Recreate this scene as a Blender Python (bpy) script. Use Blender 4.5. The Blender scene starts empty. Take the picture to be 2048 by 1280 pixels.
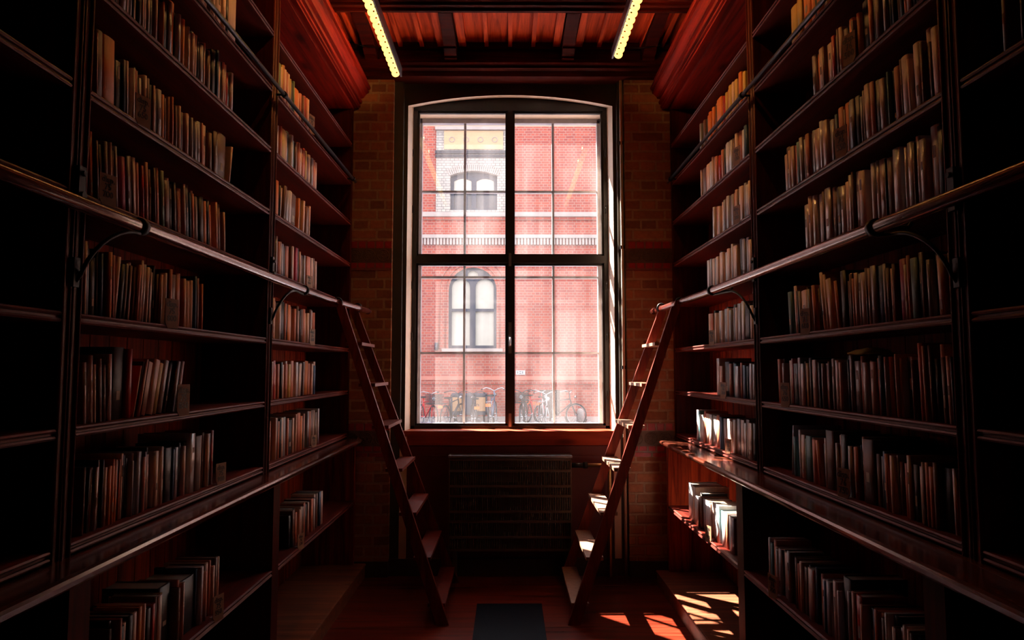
import bpy, bmesh, math, random
from math import sin, cos, atan, pi, radians, sqrt
from mathutils import Vector, Matrix
from mathutils.geometry import tessellate_polygon
random.seed(7)
sc = bpy.context.scene
COL = sc.collection
# ---------------------------------------------------------------- camera
H = 1.5; F = 1365.0
PIT = atan(98/F); YAW = atan(7/F)
cd = bpy.data.cameras.new('camera'); cam = bpy.data.objects.new('camera', cd); COL.objects.link(cam)
cd.sensor_width = 36; cd.lens = 36*F/2048; cd.clip_end = 200; cd.clip_start = .02
cam.location = (0, 0, H); cam.rotation_euler = (pi/2+PIT, 0, -YAW)
sc.camera = cam
# ---------------------------------------------------------------- exposure, world, sun
sc.view_settings.view_transform = 'Standard'; sc.view_settings.look = 'None'
sc.view_settings.gamma = 1; sc.view_settings.use_curve_mapping = False
sc.view_settings.exposure = 0.0
sc.cycles.use_denoising = True
sc.cycles.max_bounces = 10; sc.cycles.diffuse_bounces = 5; sc.cycles.glossy_bounces = 4
sc.cycles.transparent_max_bounces = 16
sc.cycles.sample_clamp_indirect = 4.0
sc.cycles.caustics_reflective = False; sc.cycles.caustics_refractive = False
w = bpy.data.worlds.new('sky'); sc.world = w; w.use_nodes = True
nt = w.node_tree; bg = nt.nodes['Background']
bg.inputs[0].default_value = (0.92, 0.93, 1.0, 1); bg.inputs[1].default_value = 4.5
sd = bpy.data.lights.new('sun', 'SUN'); so = bpy.data.objects.new('sun', sd); COL.objects.link(so)
sd.energy = 85; sd.angle = radians(.55); sd.color = (1, .84, .68)
SUN_D = Vector((0.94, -1.0, -1.35))
so.rotation_euler = (-SUN_D).to_track_quat('Z', 'Y').to_euler(); so.location = (-8, 14, 12)
# sky portal: helps the renderer sample daylight through the window opening
pd = bpy.data.lights.new('sky_portal', 'AREA'); po = bpy.data.objects.new('sky_portal', pd); COL.objects.link(po)
pd.shape = 'RECTANGLE'; pd.size = 1.5; pd.size_y = 2.52; pd.cycles.is_portal = True
po.location = (.011, 5.72, 2.30); po.rotation_euler = (pi/2, 0, 0)
po.rotation_euler = Vector((0, 1, 0)).to_track_quat('Z', 'Y').to_euler()

# ---------------------------------------------------------------- projection helpers (photo pixel -> metres)
fw = Vector((sin(YAW)*cos(PIT), cos(YAW)*cos(PIT), sin(PIT)))
rt = Vector((cos(YAW), -sin(YAW), 0)); up = rt.cross(fw)
O = Vector((0, 0, H))
def hit(u, v, axis, val):
    d = fw+rt*((u-1024)/F)-up*((v-640)/F); t = (val-O[axis])/d[axis]
    return O+d*t
def proj(p):
    q = Vector(p)-O; k = q.dot(fw)
    return 1024+F*q.dot(rt)/k, 640-F*q.dot(up)/k
def y_at(u, X, z):
    a, b = .3, 8
    for _ in range(40):
        m = (a+b)/2; uu = proj((X, m, z))[0]
        if (X < 0) == (uu < u): a = m
        else: b = m
    return (a+b)/2

# ---------------------------------------------------------------- materials
def mk(name):
    m = bpy.data.materials.new(name); m.use_nodes = True
    n = m.node_tree.nodes; l = m.node_tree.links
    return m, n, l, n['Principled BSDF']
def plain(name, col, rough=.5, var=.25, scale=18, metal=0, bump=.0, spec=.5, rnd=0, stretch=(1, 1, 1), coat=0):
    m, n, l, b = mk(name)
    tc = n.new('ShaderNodeTexCoord'); mp = n.new('ShaderNodeMapping'); no = n.new('ShaderNodeTexNoise')
    mp.inputs['Scale'].default_value = stretch
    no.inputs['Scale'].default_value = scale; no.inputs['Detail'].default_value = 5
    l.new(tc.outputs['Object'], mp.inputs[0]); l.new(mp.outputs[0], no.inputs['Vector'])
    cr = n.new('ShaderNodeMix'); cr.data_type = 'RGBA'
    c = Vector(col)
    cr.inputs[6].default_value = (*(c*(1-var)), 1); cr.inputs[7].default_value = (*[min(1, x*(1+var)) for x in c], 1)
    l.new(no.outputs[0], cr.inputs[0])
    out = cr.outputs[2]
    if rnd:
        oi = n.new('ShaderNodeObjectInfo'); mr = n.new('ShaderNodeMapRange')
        mr.inputs[3].default_value = 1-rnd; mr.inputs[4].default_value = 1+rnd
        l.new(oi.outputs['Random'], mr.inputs[0])
        hs = n.new('ShaderNodeHueSaturation'); l.new(mr.outputs[0], hs.inputs['Value']); l.new(out, hs.inputs['Color'])
        out = hs.outputs[0]
    l.new(out, b.inputs['Base Color'])
    b.inputs['Roughness'].default_value = rough; b.inputs['Metallic'].default_value = metal
    b.inputs['Specular IOR Level'].default_value = spec
    if coat: b.inputs['Coat Weight'].default_value = coat; b.inputs['Coat Roughness'].default_value = .18
    if bump:
        bp = n.new('ShaderNodeBump'); bp.inputs['Strength'].default_value = bump; bp.inputs['Distance'].default_value = .004
        l.new(no.outputs[0], bp.inputs['Height']); l.new(bp.outputs[0], b.inputs['Normal'])
    return m
def wood(name, c1, c2, rough=.35, axis='Y', scale=3.0, coat=.0, spec=.5):
    """streaky timber with a few knots; grain runs along axis"""
    m, n, l, b = mk(name)
    tc = n.new('ShaderNodeTexCoord'); mp = n.new('ShaderNodeMapping')
    s = {'X': (.5, 9, 9), 'Y': (9, .5, 9), 'Z': (9, 9, .5)}[axis]
    mp.inputs['Scale'].default_value = s
    l.new(tc.outputs['Object'], mp.inputs[0])
    no = n.new('ShaderNodeTexNoise'); no.inputs['Scale'].default_value = scale; no.inputs['Detail'].default_value = 8
    no.inputs['Roughness'].default_value = .65; no.inputs['Distortion'].default_value = .6
    l.new(mp.outputs[0], no.inputs['Vector'])
    rp = n.new('ShaderNodeValToRGB'); rp.color_ramp.elements[0].position = .35; rp.color_ramp.elements[1].position = .68
    rp.color_ramp.elements[0].color = (*c1, 1); rp.color_ramp.elements[1].color = (*c2, 1)
    l.new(no.outputs[0], rp.inputs[0])
    vo = n.new('ShaderNodeTexVoronoi'); vo.inputs['Scale'].default_value = 1.1
    mp2 = n.new('ShaderNodeMapping'); mp2.inputs['Scale'].default_value = {'X': (1, 3, 3), 'Y': (3, 1, 3), 'Z': (3, 3, 1)}[axis]
    l.new(tc.outputs['Object'], mp2.inputs[0]); l.new(mp2.outputs[0], vo.inputs['Vector'])
    kr = n.new('ShaderNodeValToRGB'); kr.color_ramp.elements[0].position = .03; kr.color_ramp.elements[1].position = .11
    kr.color_ramp.elements[0].color = (.12, .1, .1, 1); kr.color_ramp.elements[1].color = (1, 1, 1, 1)
    l.new(vo.outputs['Distance'], kr.inputs[0])
    mx = n.new('ShaderNodeMix'); mx.data_type = 'RGBA'; mx.blend_type = 'MULTIPLY'; mx.inputs[0].default_value = .8
    l.new(rp.outputs[0], mx.inputs[6]); l.new(kr.outputs[0], mx.inputs[7])
    l.new(mx.outputs[2], b.inputs['Base Color'])
    mr = n.new('ShaderNodeMapRange'); mr.inputs[3].default_value = rough-.08; mr.inputs[4].default_value = rough+.15
    l.new(no.outputs[0], mr.inputs[0]); l.new(mr.outputs[0], b.inputs['Roughness'])
    b.inputs['Specular IOR Level'].default_value = spec; b.inputs['Specular Tint'].default_value = (1, .42, .38, 1)
    if coat: b.inputs['Coat Weight'].default_value = coat; b.inputs['Coat Roughness'].default_value = .15
    bp = n.new('ShaderNodeBump'); bp.inputs['Strength'].default_value = .12; bp.inputs['Distance'].default_value = .001
    l.new(no.outputs[0], bp.inputs['Height']); l.new(bp.outputs[0], b.inputs['Normal'])
    return m
def brick(name, c1, c2, mortar, bw=.24, bh=.075, ms=.008, rough=.8, plane='XZ', bump=.6, noise=.5):
    m, n, l, b = mk(name)
    tc = n.new('ShaderNodeTexCoord'); sx = n.new('ShaderNodeSeparateXYZ'); cx = n.new('ShaderNodeCombineXYZ')
    l.new(tc.outputs['Object'], sx.inputs[0])
    ad = n.new('ShaderNodeMath'); ad.operation = 'ADD'
    l.new(sx.outputs[0], ad.inputs[0]); l.new(sx.outputs[1], ad.inputs[1])
    l.new(ad.outputs[0], cx.inputs[0]); l.new(sx.outputs[2], cx.inputs[1])
    br = n.new('ShaderNodeTexBrick'); br.inputs['Scale'].default_value = 1
    br.inputs['Brick Width'].default_value = bw; br.inputs['Row Height'].default_value = bh
    br.inputs['Mortar Size'].default_value = ms; br.inputs['Mortar Smooth'].default_value = .3
    br.inputs['Color1'].default_value = (*c1, 1); br.inputs['Color2'].default_value = (*c2, 1); br.inputs['Mortar'].default_value = (*mortar, 1)
    br.offset = .5; br.squash = .5; br.squash_frequency = 2
    wn = n.new('ShaderNodeTexNoise'); wn.inputs['Scale'].default_value = 14; wn.inputs['Detail'].default_value = 4
    l.new(tc.outputs['Object'], wn.inputs['Vector'])
    wm = n.new('ShaderNodeVectorMath'); wm.operation = 'SCALE'; wm.inputs['Scale'].default_value = .012
    va = n.new('ShaderNodeVectorMath'); va.operation = 'ADD'
    l.new(wn.outputs[1], wm.inputs[0]); l.new(cx.outputs[0], va.inputs[0]); l.new(wm.outputs[0], va.inputs[1])
    l.new(va.outputs[0], br.inputs['Vector'])
    no = n.new('ShaderNodeTexNoise'); no.inputs['Scale'].default_value = 40; no.inputs['Detail'].default_value = 6
    l.new(tc.outputs['Object'], no.inputs['Vector'])
    mx = n.new('ShaderNodeMix'); mx.data_type = 'RGBA'; mx.blend_type = 'MULTIPLY'; mx.inputs[0].default_value = noise
    l.new(br.outputs[0], mx.inputs[6]); l.new(no.outputs[1], mx.inputs[7])
    g = n.new('ShaderNodeHueSaturation'); g.inputs['Value'].default_value = 1+noise*.7; g.inputs['Saturation'].default_value = 1
    l.new(mx.outputs[2], g.inputs['Color']); 
    rgb = n.new('ShaderNodeRGBToBW'); l.new(no.outputs[0], rgb.inputs[0])
    l.new(rgb.outputs[0], mx.inputs[7])
    l.new(g.outputs[0], b.inputs['Base Color']); b.inputs['Roughness'].default_value = rough
    bp = n.new('ShaderNodeBump'); bp.inputs['Strength'].default_value = bump; bp.inputs['Distance'].default_value = .008
    sb = n.new('ShaderNodeMath'); sb.operation = 'SUBTRACT'; sb.inputs[0].default_value = 1
    l.new(br.outputs['Fac'], sb.inputs[1])
    a2 = n.new('ShaderNodeMath'); a2.operation = 'MULTIPLY_ADD'; a2.inputs[1].default_value = .5
    l.new(no.outputs[0], a2.inputs[0]); l.new(sb.outputs[0], a2.inputs[2])
    l.new(a2.outputs[0], bp.inputs['Height']); l.new(bp.outputs[0], b.inputs['Normal'])
    return m
def emit(name, col, s):
    m, n, l, b = mk(name)
    b.inputs['Emission Color'].default_value = (*col, 1); b.inputs['Emission Strength'].default_value = s
    b.inputs['Base Color'].default_value = (*col, 1); b.inputs['Roughness'].default_value = .6
    return m
def glass(name, haze=.1, tint=(1, 1, 1)):
    """old window glass: clear, a mirror share and a thin uneven film of dust"""
    m, n, l, b = mk(name); n.remove(b)
    tr = n.new('ShaderNodeBsdfTransparent'); tr.inputs[0].default_value = (*tint, 1)
    gl = n.new('ShaderNodeBsdfGlossy'); gl.inputs['Roughness'].default_value = .02
    tl = n.new('ShaderNodeBsdfTranslucent'); tl.inputs[0].default_value = (.95, .93, 1, 1)
    m1 = n.new('ShaderNodeMixShader'); m1.inputs[0].default_value = .05
    l.new(tr.outputs[0], m1.inputs[1]); l.new(gl.outputs[0], m1.inputs[2])
    tc = n.new('ShaderNodeTexCoord'); mp = n.new('ShaderNodeMapping'); mp.inputs['Scale'].default_value = (2.6, 1, .55)
    no = n.new('ShaderNodeTexNoise'); no.inputs['Scale'].default_value = 1.6; no.inputs['Detail'].default_value = 7
    l.new(tc.outputs['Object'], mp.inputs[0]); l.new(mp.outputs[0], no.inputs['Vector'])
    mr = n.new('ShaderNodeMapRange'); mr.inputs[1].default_value = .38; mr.inputs[2].default_value = .68
    mr.inputs[3].default_value = haze*.25; mr.inputs[4].default_value = haze*1.7
    l.new(no.outputs[0], mr.inputs[0])
    m2 = n.new('ShaderNodeMixShader'); l.new(mr.outputs[0], m2.inputs[0])
    l.new(m1.outputs[0], m2.inputs[1]); l.new(tl.outputs[0], m2.inputs[2])
    l.new(m2.outputs[0], n['Material Output'].inputs[0])
    return m
W1, W2 = (.045, .0034, .0016), (.14, .0135, .006)
M = {}
M['shelf'] = wood('shelf_wood', W1, W2, .42, 'Y', spec=.3)
M['back'] = wood('back_board_wood', (.07, .007, .0022), (.34, .040, .010), .65, 'Z', spec=.1)
M['up'] = wood('upright_wood', (.022, .0020, .0012), (.085, .007, .003), .45, 'Z', spec=.3)
M['corn'] = wood('cornice_wood', (.09, .005, .002), (.33, .017, .006), .6, 'Y', spec=.12)
M['counter'] = wood('counter_wood', (.035, .007, .004), (.17, .040, .020), .20, 'Y', coat=1)
M['ceil'] = wood('ceiling_wood', (.26, .024, .006), (.80, .095, .022), .6, 'Y', spec=.15)
M['beam'] = wood('beam_wood', (.018, .002, .001), (.075, .006, .0025), .65, 'X', spec=.1)
M['floor'] = wood('floor_boards', (.040, .0045, .0022), (.22, .026, .010), .28, 'X', coat=.25)
M['rail'] = wood('rail_wood', (.05, .008, .006), (.16, .025, .015), .22, 'Y', coat=1)
M['ladder'] = wood('ladder_wood', (.045, .0055, .003), (.17, .019, .009), .35, 'Z')
M['tread'] = plain('tread_wood', (.30, .14, .085), .55, .4, 30, bump=.5)
M['plinth'] = wood('plinth_wood', (.10, .030, .015), (.26, .085, .042), .5, 'X', spec=.3)
M['iron'] = plain('black_iron', (.008, .008, .010), .5, .3, 30, spec=.25)
M['ironrail'] = plain('dark_iron_rail', (.028, .026, .034), .35, .4, 60, metal=.7, bump=.3)
M['steel'] = plain('dull_steel', (.42, .44, .50), .35, .25, 30, metal=.9)
M['brass'] = plain('brass', (.55, .36, .16), .35, .2, 20, metal=.9)
M['pier'] = brick('pier_brick', (.40, .15, .070), (.19, .070, .036), (.36, .22, .14), ms=.010)
M['redbrick'] = brick('red_glazed_brick', (.40, .012, .012), (.30, .010, .012), (.22, .09, .06), bw=.13, bh=.075, rough=.3)
M['relief'] = plain('carved_band', (.10, .055, .035), .6, .5, 50, bump=1)
M['cream'] = plain('cream_paint', (.72, .55, .42), .5, .12, 8, bump=.1)
M['green'] = plain('grey_green_paint', (.040, .038, .030), .5, .2, 8)
M['dark'] = plain('dark_window_paint', (.012, .010, .010), .45, .3, 12)
M['winout'] = plain('blue_grey_window_paint', (.42, .42, .48), .45, .3, 20)
M['redpanel'] = plain('dark_red_panel', (.085, .007, .006), .5, .2, 8)
M['sill'] = wood('sill_wood', (.20, .028, .010), (.42, .065, .022), .35, 'X')
M['glass'] = glass('window_glass', .011)
M['glassin'] = glass('inner_window_glass', .006)
M['plaster'] = plain('dark_brown_plaster', (.05, .02, .015), .9, .2, 5)  # one dark brown tone for side walls, back wall and baseboards
M['page'] = plain('page_edges', (.50, .42, .34), .8, .2, 220, stretch=(1, 8, 1))
M['card'] = plain('card_buff', (.26, .12, .06), .7, .15, 60)
M['ink'] = plain('black_ink', (.008, .006, .006), .5, .1, 10)
M['lampy'] = emit('lamp_louvre', (1, .74, .25), 1.1)
M['tube'] = emit('lamp_tube', (1, .45, .12), 85)
M['radi'] = plain('radiator_iron', (.10, .075, .065), .4, .3, 20, metal=.3)
M['mat'] = plain('worn_blue_black_paint', (.008, .009, .016), .25, .9, 22, bump=.3, spec=.6)
# books: letter -> (word, colour, roughness)
BK = {'c': ('cream', (.80, .55, .42), .4), 'o': ('orange', (.72, .20, .035), .5), 'g': ('grey', (.36, .35, .38), .38),
      'k': ('black', (.018, .016, .020), .45), 'r': ('red', (.45, .018, .014), .35), 'b': ('blue', (.035, .085, .17), .5),
      'n': ('brown', (.15, .060, .035), .5), 'y': ('yellow', (.62, .40, .10), .5), 't': ('teal', (.10, .25, .28), .5),
      'w': ('white', (.80, .77, .78), .32), 'm': ('magenta', (.38, .010, .060), .5), 'p': ('pinkish tan', (.60, .40, .33), .38),
      's': ('rust', (.55, .17, .09), .5), 'l': ('silver', (.72, .69, .70), .16), 'e': ('green', (.12, .20, .10), .5)}
for k, (nm, c, r) in BK.items():
    M['bk'+k] = plain(nm.replace(' ', '_')+'_cover', c, r, .22, 50, bump=.35 if k == 'l' else .12, rnd=.16, stretch=(1, 4, .25), spec=.5, coat=.8 if k == 'l' else (.25 if k in 'wgp' else 0))

# ---------------------------------------------------------------- mesh builder
class MB:
    def __init__(s): s.v = []; s.f = []; s.m = []; s.sm = []
    def face(s, idx, m=0, sm=False): s.f.append(idx); s.m.append(m); s.sm.append(sm)
    def box(s, x0, x1, y0, y1, z0, z1, m=0):
        if x0 > x1: x0, x1 = x1, x0
        if y0 > y1: y0, y1 = y1, y0
        if z0 > z1: z0, z1 = z1, z0
        b = len(s.v)
        s.v += [(x, y, z) for z in (z0, z1) for y in (y0, y1) for x in (x0, x1)]
        for q in ((0, 2, 3, 1), (4, 5, 7, 6), (0, 1, 5, 4), (2, 6, 7, 3), (0, 4, 6, 2), (1, 3, 7, 5)):
            s.face([b+i for i in q], m)
        return s
    def hexa(s, bot, top, m=0):
        b = len(s.v); s.v += [tuple(p) for p in bot]+[tuple(p) for p in top]
        for q in ((3, 2, 1, 0), (4, 5, 6, 7), (0, 1, 5, 4), (1, 2, 6, 5), (2, 3, 7, 6), (3, 0, 4, 7)): s.face([b+i for i in q], m)
        return s
    def prism(s, pts, axis, a, b, m=0, sm=False):
        """pts: closed 2-D outline in the two other axes (in x,y,z order), extruded along axis from a to b"""
        n = len(pts); o = len(s.v)
        for t in (a, b):
            for p in pts:
                q = list(p); q.insert('XYZ'.index(axis), t); s.v.append(tuple(q))
        for i in range(n):
            j = (i+1) % n; s.face([o+i, o+j, o+n+j, o+n+i], m, sm)
        for tri in tessellate_polygon([[Vector((p[0], p[1], 0)) for p in pts]]):
            s.face([o+i for i in tri][::-1], m); s.face([o+n+i for i in tri], m)
        return s
    def tube(s, path, r, n=10, m=0, caps=True):
        path = [Vector(p) for p in path]; rs = r if isinstance(r, (list, tuple)) else [r]*len(path)
        o = len(s.v); prev = None
        for i, p in enumerate(path):
            d = (path[min(i+1, len(path)-1)]-path[max(i-1, 0)]).normalized()
            if prev is None:
                a = Vector((0, 0, 1)) if abs(d.z) < .9 else Vector((1, 0, 0))
                u = d.cross(a).normalized()
            else: u = (prev-d*prev.dot(d)).normalized()
            prev = u; w_ = d.cross(u)
            for k in range(n):
                t = 2*pi*k/n; s.v.append(tuple(p+(u*cos(t)+w_*sin(t))*rs[i]))
        for i in range(len(path)-1):
            for k in range(n):
                a, b = o+i*n+k, o+i*n+(k+1) % n; s.face([a, b, b+n, a+n], m, True)
        if caps: s.face([o+k for k in range(n)][::-1], m); s.face([o+(len(path)-1)*n+k for k in range(n)], m)
        return s
    def ring(s, c, ax, R, r, n=28, k=6, m=0, arc=(0, 2*pi)):
        c = Vector(c); ax = Vector(ax).normalized(); a = Vector((0, 0, 1)) if abs(ax.z) < .9 else Vector((1, 0, 0))
        u = ax.cross(a).normalized(); w_ = ax.cross(u)
        full = abs(arc[1]-arc[0]-2*pi) < 1e-4
        pts = [c+(u*cos(arc[0]+(arc[1]-arc[0])*i/n)+w_*sin(arc[0]+(arc[1]-arc[0])*i/n))*R for i in range(n+(0 if full else 1))]
        if full: pts = pts+[pts[0], pts[1]]; s.tube(pts[:-1], r, k, m, False)
        else: s.tube(pts, r, k, m)
        return s
    def build(s, name, mats, parent=None, loc=None):
        if not isinstance(mats, (list, tuple)): mats = [mats]
        me = bpy.data.meshes.new(name)
        off = Vector(loc) if loc is not None else (Vector(parent['_o']) if parent is not None and '_o' in parent else Vector((0, 0, 0)))
        me.from_pydata([tuple(Vector(p)-off) for p in s.v], [], s.f)
        for mt in mats: me.materials.append(M[mt] if isinstance(mt, str) else mt)
        me.polygons.foreach_set('material_index', s.m); me.polygons.foreach_set('use_smooth', s.sm)
        me.validate(); 
        bm = bmesh.new(); bm.from_mesh(me); bmesh.ops.recalc_face_normals(bm, faces=bm.faces); bm.to_mesh(me); bm.free()
        o = bpy.data.objects.new(name, me); COL.objects.link(o)
        if parent is not None:
            o.parent = parent
        elif loc is not None: o.location = loc
        o['_o'] = tuple(off)
        return o
def thing(name, loc, label, cat, group=None):
    o = bpy.data.objects.new(name, None); COL.objects.link(o); o.location = loc; o.empty_display_size = .1
    o['_o'] = tuple(loc); o['label'] = label; o['category'] = cat
    if group: o['group'] = group
    return o
def tag(o, label, cat, group=None):
    o['label'] = label; o['category'] = cat
    if group: o['group'] = group
    return o
def structure(o, label=None):
    o['kind'] = 'structure'
    if label: o['label'] = label
    return o
def text_mesh(body, size, mat, mtx, name, parent, space=.95):
    cu = bpy.data.curves.new(name, 'FONT'); cu.body = body; cu.size = size; cu.align_x = 'CENTER'; cu.align_y = 'CENTER'
    cu.space_line = space; cu.extrude = .0004; cu.resolution_u = 2; cu.offset = size*.012
    to = bpy.data.objects.new(name, cu); COL.objects.link(to)
    dg = bpy.context.evaluated_depsgraph_get(); me = bpy.data.meshes.new_from_object(to.evaluated_get(dg))
    bpy.data.objects.remove(to); me.transform(mtx); me.materials.clear(); me.materials.append(M[mat])
    o = bpy.data.objects.new(name, me); COL.objects.link(o); o.parent = parent
    return o

# ---------------------------------------------------------------- room shell
YW = 5.14
def arch_pts(x0, x1, z0, zs, za, n=18):
    pts = [(x0, z0), (x1, z0)]
    for i in range(n+1):
        t = i/n; x = x1+(x0-x1)*t; pts.append((x, zs+(za-zs)*(1-(2*t-1)**2)))
    return pts
def holed(name, outer, holes, y0, y1, mats, hole_back=None, parent=None, off=None, reveal=1):
    mb = MB(); hb = hole_back or holes
    for y, hs, fl in ((y0, holes, False), (y1, hb, True)):
        loops = [outer]+hs; allp = [p for lp in loops for p in lp]; o = len(mb.v)
        mb.v += [(p[0], y, p[1]) for p in allp]
        for tri in tessellate_polygon([[Vector((p[0], p[1], 0)) for p in lp] for lp in loops]):
            mb.face([o+i for i in tri], 0)
    N = sum(len(lp) for lp in [outer]+holes); k = 0
    for li, lp in enumerate([outer]+holes):
        n = len(lp)
        for i in range(n):
            a, b = k+i, k+(i+1) % n; mb.face([a, b, b+N, a+N], reveal if li else 0)
        k += n
    me = bpy.data.meshes.new(name); ofs = Vector(parent['_o']) if parent is not None else Vector((0, 0, 0))
    me.from_pydata([tuple(Vector(p)-ofs) for p in mb.v], [], mb.f)
    for mt in mats: me.materials.append(M[mt])
    me.polygons.foreach_set('material_index', mb.m)
    bm = bmesh.new(); bm.from_mesh(me); bmesh.ops.remove_doubles(bm, verts=bm.verts, dist=1e-5); bmesh.ops.recalc_face_normals(bm, faces=bm.faces); bm.to_mesh(me); bm.free()
    ob = bpy.data.objects.new(name, me); COL.objects.link(ob)
    if parent is not None: ob.parent = parent
    return ob
ZC = 3.95
structure(MB().box(-1.9, 1.9, -4, 5.14, -.25, 0).build('floor', 'floor'))
# seams between the long floor panels, laid as thin inlaid strips
structure(holed('wall_front', [(-1.9, -.25), (1.9, -.25), (1.9, 4.6), (-1.9, 4.6)], [arch_pts(-.774, .801, 1.042, 3.527, 3.612)], YW, 5.3,
      ['green', 'cream'], [arch_pts(-.752, .778, 1.034, 3.575, 3.655)]))
structure(holed('wall_front_outer', [(-1.9, -.25), (1.9, -.25), (1.9, 4.6), (-1.9, 4.6)], [[(-.735, 1.045), (.757, 1.045), (.757, 3.553), (-.735, 3.553)]], 5.302, 5.66,
      ['dark', 'cream']))
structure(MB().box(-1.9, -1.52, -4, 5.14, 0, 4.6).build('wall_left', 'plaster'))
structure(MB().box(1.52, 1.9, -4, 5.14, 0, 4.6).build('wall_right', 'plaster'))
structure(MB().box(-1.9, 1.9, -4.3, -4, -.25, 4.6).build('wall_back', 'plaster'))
cl = MB(); y = -4.0
while y < 5.14:
    pass; break
x = -1.52
while x < 1.5:      # boards running towards the window
    cl.box(x+.002, min(x+.168, 1.52), -4, 5.14, ZC+.004, ZC+.03); x += .17
cl.box(-1.9, 1.9, -4, 5.14, ZC+.03, ZC+.2)
structure(cl.build('ceiling', 'ceil'))
# brick piers each side of the recessed window bay
for nm, a, b in (('wall_pier_left', -1.52, -.872), ('wall_pier_right', .880, 1.52)):
    structure(MB().box(a, b, 5.06, YW, .11, 3.72).build(nm, 'pier'))
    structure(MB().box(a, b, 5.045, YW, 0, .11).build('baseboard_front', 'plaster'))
tn = 0
for a, b in ((-1.52, -.872), (.880, 1.52)):
    for z0, z1, mt in ((.86, .935, 'redbrick'), (.935, 1.045, 'relief'), (1.045, 1.10, 'redbrick'), (2.235, 2.29, 'redbrick'), (2.29, 2.40, 'relief'), (2.40, 2.45, 'redbrick')):
        mb = MB().box(a, b, 5.052, 5.062, z0, z1)
        if mt == 'relief':
            xx = a+.06
            while xx < b-.03:
                c = (xx, 5.052, (z0+z1)/2)
                mb.ring(c, (0, 1, 0), .043, .004, 20, 5); mb.ring(c, (0, 1, 0), .014, .004, 12, 5)
                for q in range(6):
                    t = q*pi/3; mb.ring((xx+.024*cos(t), 5.052, c[2]+.024*sin(t)), (0, 1, 0), .009, .0025, 8, 4)
                xx += .105
        tn += 1; structure(mb.build('trim_%d' % tn, mt))
# lintel beam and mouldings above the window
lm = MB()
lm.box(-1.52, 1.52, 5.0, YW, 3.70, ZC)
lm.prism([(5.0, 3.70), (4.985, 3.735), (4.955, 3.745), (4.955, 3.765), (4.93, 3.775), (4.93, 3.80), (5.0, 3.82)], 'X', -1.2, 1.22)
lm.box(-1.2, 1.22, 4.97, 5.0, ZC-.05, ZC)
tn += 1; structure(lm.build('trim_%d' % tn, 'beam'))
# cross beams under the ceiling
for yb in (3.90, 2.0, .1, -1.9):
    mb = MB().box(-1.52, 1.52, yb, yb+.34, 3.80, ZC+.004)
    mb.box(-1.52, 1.52, yb-.03, yb+.37, 3.86, 3.885); mb.box(-1.52, 1.52, yb-.05, yb+.40, 3.905, ZC+.004)
    for q_ in (.02, .10, .24, .31): mb.box(-1.52, 1.52, yb+q_, yb+q_+.022, 3.782, 3.80)
    tn += 1; structure(mb.build('trim_%d' % tn, 'beam'))
    y1 = {3.90: 4.97, 2.0: 3.90, .1: 2.0, -1.9: .1}[yb]
    mb = MB(); k = 0
    for xc, ww in [(-1.13, .03), (-.97, .03), (-.81, .03), (-.65, .03), (-.505, .055), (-.345, .055), (-.165, .03), (.012, .03), (.185, .03), (.36, .055), (.525, .055), (.68, .03), (.84, .03), (1.0, .03), (1.15, .03)]:
        mb.box(xc-ww/2, xc+ww/2, yb+.34, y1, ZC-.035, ZC+.004)
    tn += 1; structure(mb.build('trim_%d' % tn, 'ceil'))
# carved timber corbels at the window end
for i, (xc, nm) in enumerate(((-.43, 'left'), (.44, 'right'), (-1.02, 'far left'), (1.04, 'far right'))):
    mb = MB().prism([(4.44, ZC), (4.44, ZC-.06), (4.72, ZC-.075), (4.80, ZC-.10), (4.83, ZC-.10), (4.83, ZC-.115), (4.88, ZC-.135), (4.91, ZC-.135), (4.91, ZC-.15), (4.965, ZC-.17), (5.0, ZC-.17), (5.0, ZC)], 'X', xc-.045, xc+.045)
    tag(mb.build('corbel', 'beam'), 'carved dark wooden corbel under the ceiling, %s of the four above the window' % {'left': 'second from left', 'right': 'third from left', 'far left': 'leftmost', 'far right': 'rightmost'}[nm], 'corbel', 'corbels above the window')
# painted niche boards beneath and beside the window
for a, b in ((-.802, -.752), (.778, .828)):
    tn += 1; structure(MB().box(a, b, 5.09, YW, .10, 1.0).build('trim_%d' % tn, 'cream'))
for a, b in ((-.872, -.802), (.828, .880)):
    tn += 1; structure(MB().box(a, b, 5.10, YW, .10, 3.70).build('trim_%d' % tn, 'green'))
mb = MB().box(-.752, .778, 5.12, YW, .12, .93).box(-.70, .73, 5.112, 5.12, .2, .86)
tn += 1; structure(mb.build('trim_%d' % tn, 'redpanel'))
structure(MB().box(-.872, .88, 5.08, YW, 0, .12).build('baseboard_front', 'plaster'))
mb = MB().box(-.79, .815, 5.095, 5.34, 1.012, 1.042).box(-.775, .80, 5.115, YW, .935, 1.012).box(-.785, .81, 5.104, 5.116, .985, 1.012)
tn += 1; structure(mb.build('trim_%d' % tn, 'sill'))
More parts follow.
